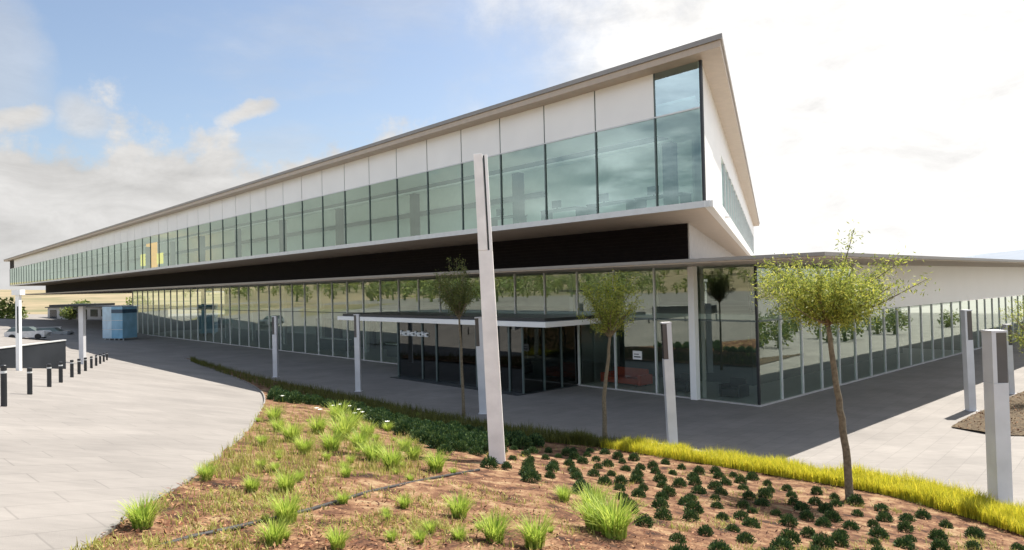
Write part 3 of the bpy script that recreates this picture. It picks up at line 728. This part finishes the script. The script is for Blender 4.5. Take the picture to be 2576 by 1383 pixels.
# bollards
BO = [(10, 1022, 918), (75, 992, 925), (124, 973, 915), (153, 962, 910), (181, 949, 905), (199, 941, 902), (215, 933, 899), (230, 926, 896), (242, 920, 893), (252, 915, 890), (261, 910, 888), (269, 906, 886)]
bp0 = None
names = ['nearest', 'second', 'third', 'fourth', 'fifth', 'sixth', 'seventh', 'eighth', 'ninth', 'tenth', 'eleventh', 'last']
for i, (px, py, pt) in enumerate(BO):
    p = pick(px, py); h = at_depth(px, pt, p.y).z-p.z
    if bp0 is None:
        bp0 = thing('bollard', '', 'bollard', tuple(p), 0, 'black bollards along the drive'); h0 = h
        b = MB(); b.tube([(0, 0, 0), (0, 0, h*0.80)], 0.06, 14); b.build('post', M['dark'], bp0, smooth=False)
        b = MB(); b.tube([(0, 0, h*0.80+.002), (0, 0, h*0.86)], 0.061, 14); b.build('ring', M['alu'], bp0)
        b = MB(); b.tube([(0, 0, h*0.86+.002), (0, 0, h*0.985), (0, 0, h)], [0.06, 0.06, 0.045], 14); b.build('cap', M['dark'], bp0)
        q = bp0
    else: q = copy_tree(bp0); q.location = p
    q.scale = (1, 1, max(0.6, min(1.6, h/h0)))
    q['label'] = ('%s black bollard in the row along the left side of the drive' % names[i]) if i < 11 else 'last and farthest black bollard in the row along the drive'

# ---------------------------------------------------------------- vegetation
HF = [(480, 912), (700, 990), (900, 1034), (1080, 1078), (1240, 1104), (1400, 1122), (1490, 1130), (1750, 1172), (1975, 1210), (2200, 1250), (2400, 1305), (2576, 1362), (2700, 1410)]
front_w = smooth_line([pick(*p) for p in HF], 8); back_s = smooth_line([pick(*p) for p in BACK], 8)
def along(line, t):
    f = t*(len(line)-1); i = min(len(line)-2, int(f)); return Vector(line[i]).lerp(Vector(line[i+1]), f-i)
tb = 6.15/12                                     # where the shade-darkened olive turns to yellow along the line
def hedge(name, t0, t1, cnt, m, hts, label, r):
    mb = MB()
    for i in range(cnt):
        t = t0+(t1-t0)*r.random(); s_ = r.random()
        a = along(front_w, t*0.998); b_ = along(back_s, t*0.998); p = a.lerp(b_, 0.08+0.84*s_)
        k_ = 0.80+0.42*noise.noise(Vector((p.x*1.2, p.y*1.2, 5)))+0.25*noise.noise(Vector((p.x*5, p.y*5, 1)))
        z = H(p.x, p.y)+0.08; h = r.uniform(*hts)*k_
        for _ in range(3): mb.blade(Vector((p.x+r.uniform(-.04, .04), p.y+r.uniform(-.04, .04), z)), r.uniform(0, 6.28), h*r.uniform(.7, 1.1), 0.014, h*r.uniform(.1, .55))
    return tag(mb.build(name, m), label, 'hedge')
r = random.Random(11)
hedge('grass_hedge', 0.0, tb, 6500, M['leaf_hedge_shade'], (0.32, 0.5), 'grass hedge coloured dark olive for shade along the plaza, left of the mast', r)
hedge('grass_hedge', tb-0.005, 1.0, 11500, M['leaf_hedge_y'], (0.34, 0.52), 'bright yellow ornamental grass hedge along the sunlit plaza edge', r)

def shrub_mesh(seed, R_=0.17):
    r = random.Random(seed); mb = MB()
    for i in range(900):
        n = rv(r); n.z = abs(n.z); rr = R_*r.uniform(0.45, 1.0)*(1+0.12*noise.noise(n*2+Vector((seed, 0, 0))))
        p = Vector((n.x*rr, n.y*rr, n.z*rr*1.05+0.02)); t_ = (n+rv(r)*0.7+Vector((0, 0, 0.4))).normalized()
        mb.leaf(p, rv(r), t_, r.uniform(0.03, 0.055), 0.02)
    mb.tube([(0, 0, -0.05), (0, 0, R_*0.7)], [0.012, 0.006], 5)
    return mb.mesh('round_shrub', M['leaf_shrub'])
sm = [shrub_mesh(s_) for s_ in range(7)]
SH = [(1280, 1135), (1500, 1142), (1750, 1188), (1975, 1228), (2200, 1275), (2400, 1330), (2600, 1395), (2640, 1440), (1700, 1440), (1600, 1330), (1545, 1245), (1430, 1230), (1300, 1205), (1210, 1165)]
shp = [tuple(pick(*p)[:2]) for p in SH]
DK = [(672, 1012), (690, 995), (900, 1040), (1080, 1085), (1240, 1110), (1400, 1128), (1280, 1140), (1200, 1155), (1110, 1140), (1020, 1105), (930, 1068), (850, 1035), (770, 1022)]
dkp = [tuple(pick(*p)[:2]) for p in DK]
r = random.Random(5); placed = []
def scatter(poly, sp, jit, group, label, sc, lim):
    xs_ = [p[0] for p in poly]; ys_ = [p[1] for p in poly]; n = 0
    u0 = -60; 
    cand = []
    i0 = int(-60/sp); 
    for i in range(-int(70/sp), int(70/sp)):
        for j in range(-int(70/sp), int(70/sp)):
            q = U*(i*sp+(j % 2)*sp*0.5)+V*(j*sp*0.87); q = Vector((q.x+r.uniform(-jit, jit), q.y+r.uniform(-jit, jit)))
            if min(xs_) < q.x < max(xs_) and min(ys_) < q.y < max(ys_) and inside(q, poly): cand.append(q)
    if lim > 150:
        cand = []
        while len(cand) < 6000:
            q = Vector((r.uniform(min(xs_), max(xs_)), r.uniform(min(ys_), max(ys_))))
            if inside(q, poly): cand.append(q)
    for q in cand:
        if n >= lim: break
        if lim > 150:
            e = q.normalized(); f_ = Vector((-e.y, e.x))
            if any(((q-c).dot(f_))**2+((q-c).dot(e)*0.52)**2 < sp*sp for c in placed): continue
        elif any((q-c).length < sp*0.55 for c in placed): continue
        placed.append(q)
        o = bpy.data.objects.new('round_shrub', sm[r.randrange(7)]); C.objects.link(o)
        k_ = r.uniform(*sc); o.location = (q.x, q.y, H(q.x, q.y)+0.05); o.rotation_euler = (0, 0, r.uniform(0, 6.28)); o.scale = (k_, k_, k_*r.uniform(.95, 1.25))
        tag(o, label, 'shrub', group); n += 1
    return n
n_a = scatter(shp, 0.43, 0.10, 'small round shrubs planted in the open soil', 'small dark green round shrub planted in rows in the open soil right of the mast', (0.62, 0.96), 200)
n_b = scatter(dkp, 0.62, 0.12, 'dark round shrubs in front of the olive hedge', 'dark round shrub packed close in front of the olive hedge left of the mast', (1.35, 1.9), 120)
for px, py in ((1120, 1142), (1198, 1146), (1231, 1178), (1322, 1186), (1337, 1212), (1463, 1243)):
    q = pick(px, py, 0.07)
    if any((Vector(q[:2])-c).length < 0.3 for c in placed): continue
    o = bpy.data.objects.new('round_shrub', sm[r.randrange(7)]); C.objects.link(o); o.location = q; o.scale = (1.1,)*3
    tag(o, 'small dark green round shrub planted in rows in the open soil right of the mast', 'shrub', 'small round shrubs planted in the open soil')
print('shrubs', n_a, n_b)

# grass tufts
def tuft_mesh(seed, hgt, spread, cnt):
    r = random.Random(seed); mb = MB()
    for i in range(cnt):
        a = r.uniform(0, 6.28); d0 = spread*0.25*math.sqrt(r.random())
        h = hgt*r.uniform(.5, 1.0); mb.blade(Vector((math.cos(a)*d0, math.sin(a)*d0, 0)), a+r.uniform(-.6, .6), h, 0.011, spread*r.uniform(.2, .9)*0.7, 4)
    return mb.mesh('grass_tuft', M['leaf_tuft'])
tm = [tuft_mesh(20+i, 0.34, 0.34, 240) for i in range(5)]
TU = [(360, 1325, 90), (720, 1235, 62), (635, 1235, 48), (690, 1368, 75), (722, 1312, 88), (850, 1378, 66), (1156, 1300, 70), (1345, 1375, 95), (1245, 1362, 85), (1490, 1285, 80), (1545, 1350, 120), (1500, 1330, 100),
      (985, 1180, 72), (1098, 1185, 62), (940, 1160, 66), (905, 1130, 62), (860, 1105, 70), (835, 1135, 62), (800, 1090, 55), (735, 1110, 62), (765, 1140, 55), (880, 1085, 66), (850, 1060, 60), (690, 1060, 48), (975, 1085, 30), (1018, 1135, 44), (520, 1205, 50),
      (1040, 1155, 50), (925, 1100, 50), (1420, 1260, 46), (985, 1360, 34), (700, 1085, 42), (660, 1120, 34), (870, 1200, 36), (2010, 1180, 1)]
rt = random.Random(41)
for _ in range(46):
    px, py = (rt.uniform(640, 1060), rt.uniform(1040, 1200)) if _ < 26 else (rt.uniform(420, 1500), rt.uniform(1180, 1375))
    TU.insert(0, (px, py, rt.uniform(16, 34)*(0.6+(py-1040)/400)))
for i, (px, py, sz) in enumerate(TU[:-1]):
    if not inside(pick(px, py, 0.07), garden_poly): continue
    q = pick(px, py, 0.07); k_ = sz/(FPX/q.y)/0.33
    o = bpy.data.objects.new('grass_tuft', tm[i % 5]); C.objects.link(o); o.location = q; o.rotation_euler = (0, 0, i*1.7); o.scale = (k_, k_, k_*0.95)
    tag(o, 'bright green tuft of grass growing in the reddish soil of the garden', 'grass tuft', 'bright grass tufts in the garden soil')
# fine weeds and bark litter
xs_ = [p[0] for p in garden_poly]; ys_ = [p[1] for p in garden_poly]
r = random.Random(9); mb = MB(); mc = MB(); nw = 0
while nw < 6600:
    px, py = r.uniform(150, 2576), r.uniform(1010, 1400)
    q = pick(px, py, 0.07)
    if not inside(q, garden_poly): nw += 0.2; continue
    g_ = noise.noise(Vector((q.x*0.8, q.y*0.8, 9)))
    wgt = 0.35+1.3*g_+(0.9 if px < 1050 and py < 1200 else 0)-(0.3 if px > 1250 else 0)
    if r.random() > wgt: nw += 0.2; continue
    hk = 1.9 if px < 1060 and py < 1215 else 1.15
    for _ in range(5): mb.blade(q+Vector((r.uniform(-.06, .06), r.uniform(-.06, .06), -0.01)), r.uniform(0, 6.28), r.uniform(.03, .11)*hk, 0.011, r.uniform(.02, .09), 2)
    nw += 1
tag(mb.build('weeds', M['leaf_weed']), 'thin yellow green weeds scattered over the soil', 'weeds', kind='stuff')
nc = 0
while nc < 16000:
    px, py = r.uniform(150, 2576), r.uniform(1020, 1400)
    q = pick(px, py, 0.08); nc += 1
    if not inside(q, garden_poly): continue
    t_ = rv(r); t_.z *= 0.4; mc.leaf(q+Vector((0, 0, r.uniform(0, .012))), (Vector((0, 0, 1))+rv(r)*0.6).normalized(), t_.normalized(), r.uniform(.03, .085), r.uniform(.012, .03))
tag(mc.build('bark_litter', M['chips']), 'reddish bark chips littering the garden soil', 'litter', kind='stuff')
# flowers
for i, (px, py) in enumerate([(797, 1040), (806, 1044), (855, 1026), (838, 1030), (880, 1030), (903, 1040), (893, 1052), (975, 1076), (912, 1048), (711, 1004)]):
    q = pick(px, py+16, 0.07); f_ = thing('white_flower', 'small white flower on a thin stem among the grass near the drive bend', 'flower', tuple(q), 0, 'white flowers near the drive bend')
    hh = 0.34; mb = MB()
    for k in range(7): a = k*0.9+i; mb.leaf(Vector((0, 0, hh)), Vector((0, 0, 1)), Vector((math.cos(a), math.sin(a), 0.35)).normalized(), 0.085, 0.06)
    mb.build('blossom', M['petal'], f_)
    mb = MB(); mb.tube([(0, 0, 0), (0.01, 0, hh*.5), (0, 0, hh)], 0.005, 5); mb.build('stem', M['leaf_tuft'], f_)
# dark groove in the soil, built as a half-buried black tube
hp = [pick(*p, 0.072) for p in [(330, 1400), (400, 1376), (480, 1352), (560, 1335), (700, 1303), (780, 1283), (850, 1262), (920, 1240), (1000, 1222), (1080, 1205), (1150, 1192), (1205, 1182)]]
mb = MB(); mb.tube(hp, 0.03, 8); tag(mb.build('soil_groove', M['groove'], smooth=True), 'dark groove across the reddish soil, built as a black tube', 'groove')

# trees
def tree(trunk_px, crown, leaves, label, m, r0, seed, spike=None, leafscale=1.0, droop=0.0):
    r = random.Random(seed); base = pick(*trunk_px[0], 0.05); Y = base.y; s_ = FPX/Y
    pts = [at_depth(px, py, Y)-base for px, py in trunk_px]; pts[0] = Vector((0, 0, -0.1))
    t = thing('young_tree', label, 'tree', tuple(base), 0)
    mb = MB(); n = len(pts); line = []
    for i in range(n-1):
        for k in range(4): line.append(pts[i].lerp(pts[i+1], k/4)+Vector((r.uniform(-.4, .4), r.uniform(-.4, .4), 0))*r0*0.35)
    line.append(pts[-1]); m_ = len(line)
    mb.tube(line, [r0*(1.25 if i == 0 else 1-0.5*i/m_) for i in range(m_)], 10)
    mb.build('trunk', M['bark'], t, smooth=True)
    cx, cy, rx, ry = crown; cc_ = at_depth(cx, cy, Y)-base; rx /= s_; ry /= s_
    top = pts[-1]; lb = MB(); fb = MB(); tips = []
    for i in range(46):
        n_ = rv(r); n_.z = n_.z*0.9+0.25
        k_ = r.uniform(.45, 1.12); e = cc_+Vector((n_.x*rx*k_, n_.y*rx*k_, n_.z*ry*k_))
        mid = top.lerp(e, 0.5)+Vector((0, 0, 0.1*ry))+rv(r)*0.08*rx
        lb.tube([top+rv(r)*0.03, mid, e], [r0*0.30, r0*0.16, r0*0.05], 5); tips.append((top, mid, e))
    if spike:
        e = at_depth(*spike, Y)-base; mid = top.lerp(e, 0.5); lb.tube([top, mid, e], [r0*.35, r0*.2, r0*.05], 5); tips += [(top, mid, e)]*3
    lb.build('branch', M['bark'], t)
    for i in range(leaves):
        if r.random() < 0.70:
            a, b_, c = tips[r.randrange(len(tips))]; q = r.random()**0.6
            p = (a.lerp(b_, q*2) if q < .5 else b_.lerp(c, q*2-1))+rv(r)*(r.random()**1.5)*0.20*rx
            if q < 0.3: continue
        else:
            n_ = rv(r); k_ = r.random()**0.5*0.86; wf = 1.0 if n_.z > -0.2 else 0.78
            p = cc_+Vector((n_.x*rx*k_*wf, n_.y*rx*k_*wf, n_.z*ry*k_))
            p += rv(r)*0.12*rx*r.random()
        if noise.noise(p*(1.9/rx)+Vector((seed, 0, 0))) < -0.16 and r.random() < 0.85: continue
        tn = (rv(r)+Vector((0, 0, -droop))).normalized()
        fb.leaf(p, rv(r), tn, r.uniform(.07, .13)*leafscale, 0.026*leafscale)
    fb.build('crown', m, t)
    return t
tree([(2137, 1262), (2133, 1180), (2121, 1080), (2106, 980), (2092, 880), (2082, 815)], (2080, 735, 205, 98), 25000, 'slender young tree with flat yellow green crown in front of the glass corner', M['leaf_tree'], 0.095, 1, (2149, 575), 0.95, 0.3)
tree([(1522, 1102), (1519, 1000), (1530, 900), (1534, 848)], (1540, 768, 98, 92), 13000, 'small tree with ragged olive crown right of the entrance canopy', M['leaf_tree'], 0.085, 2, None, 1.0, 0.3)
tree([(1167, 1045), (1161, 900), (1155, 800)], (1145, 733, 68, 70), 11000, 'small thin tree with olive crown darkened for shade left of the steel mast', M['leaf_shade'], 0.07, 3, None, 1.0, 0.3)
tree([(2625, 1010), (2620, 940), (2615, 890)], (2620, 830, 105, 95), 6500, 'small yellow green tree cut off at the right edge of the photo', M['leaf_tree'], 0.07, 4, None, 1.2, 0.2)

# dark planting bed on the right
bed = [tuple(pick(*p)[:2]) for p in [(2392, 1076), (2440, 1050), (2500, 1020), (2600, 975), (2760, 930), (2820, 1000), (2760, 1085), (2600, 1098), (2500, 1096)]]
o = sheet_mesh('planting_bed', bed, 0.05, 0.3, M['gravel'], 0.05); tag(o, kind='structure')
mb = MB(); r = random.Random(31)
cx0 = [p[0] for p in bed]; cy0 = [p[1] for p in bed]
for _ in range(9000):
    q = Vector((r.uniform(min(cx0), max(cx0)), r.uniform(min(cy0), max(cy0))))
    if inside(q, bed): mb.leaf(Vector((q.x, q.y, H(*q)+0.06+r.uniform(0, .03))), (Vector((0, 0, 1))+rv(r)).normalized(), rv(r), r.uniform(.04, .1), .04)
tag(mb.build('ground_cover', M['chips']), 'coarse brown mulch covering the triangular bed at right', 'mulch', kind='stuff')
# hillside trees far left and woods behind the viewer (seen mirrored in the glass)
def far_tree(x, y, rr, m, label, seed):
    r = random.Random(seed); z = H(x, y)-0.3+far_z(x, y)
    t = thing('hillside_tree', label, 'tree', (x, y, z), 0, 'trees on the dry hillside')
    mb = MB(); mb.tube([(0, 0, -.3), (0.1, 0, rr*.7)], [rr*.09, rr*.05], 7); mb.build('trunk', M['bark'], t)
    fb = MB()
    for i in range(700):
        n_ = rv(r); k_ = r.random()**.4*(1+.25*noise.noise(n_*2+Vector((seed, 0, 0))))
        fb.leaf(Vector((n_.x*rr*k_, n_.y*rr*k_, rr*.95+n_.z*rr*.75*k_)), rv(r), rv(r), rr*.22, rr*.13)
    fb.build('crown', m, t)
for i, (px, Y, rr, lb) in enumerate([(8, 150, 3.6, 'dark round tree at the far left edge below the building end'), (38, 165, 2.6, 'smaller dark tree beside the white light column at far left'), (178, 170, 2.4, 'dark tree on the hillside left of the blue kiosk'), (205, 185, 3.0, 'broad dark tree on the hillside just left of the blue kiosk'), (350, 190, 3.4, 'dark tree on the hillside right of the blue kiosk')]):
    d_ = ray(px, 800); far_tree(d_.x/d_.y*Y, Y, rr, M['leaf_wood'], lb, 50+i)
mb = MB(); r = random.Random(77)
for i in range(640):
    if i < 430: a = R(r.uniform(-128, -47)); rr = r.uniform(70, 260); s_ = r.uniform(0.8, 2.4)
    else: a = R(r.uniform(43, 80)); rr = r.uniform(26, 90); s_ = r.uniform(0.5, 1.5)
    x, y = rr*math.sin(a), rr*math.cos(a)
    if a > 0 and inside((x, y), [(WL(8, 0).x, WL(8, 0).y), (WL(8, 130).x, WL(8, 130).y), (WL(-60, 130).x, WL(-60, 130).y), (WL(-60, 0).x, WL(-60, 0).y)]): continue
    z = H(x, y)-.3+far_z(x, y)
    mb.tube([(x, y, z-.3), (x, y, z+s_)], [.25, .12], 5)
    for k in range(170):
        n_ = rv(r); q = r.random()**.4
        mb.leaf(Vector((x+n_.x*s_*q, y+n_.y*s_*q, z+s_*1.2+n_.z*s_*.8*q)), rv(r), rv(r), s_*.26, s_*.16)
tag(mb.build('woodland', M['leaf_wood']), 'scattered trees on the slope mirrored in the glass', 'woodland', kind='stuff')
S.cycles.max_bounces = 8; S.cycles.transparent_max_bounces = 16; S.cycles.use_denoising = True
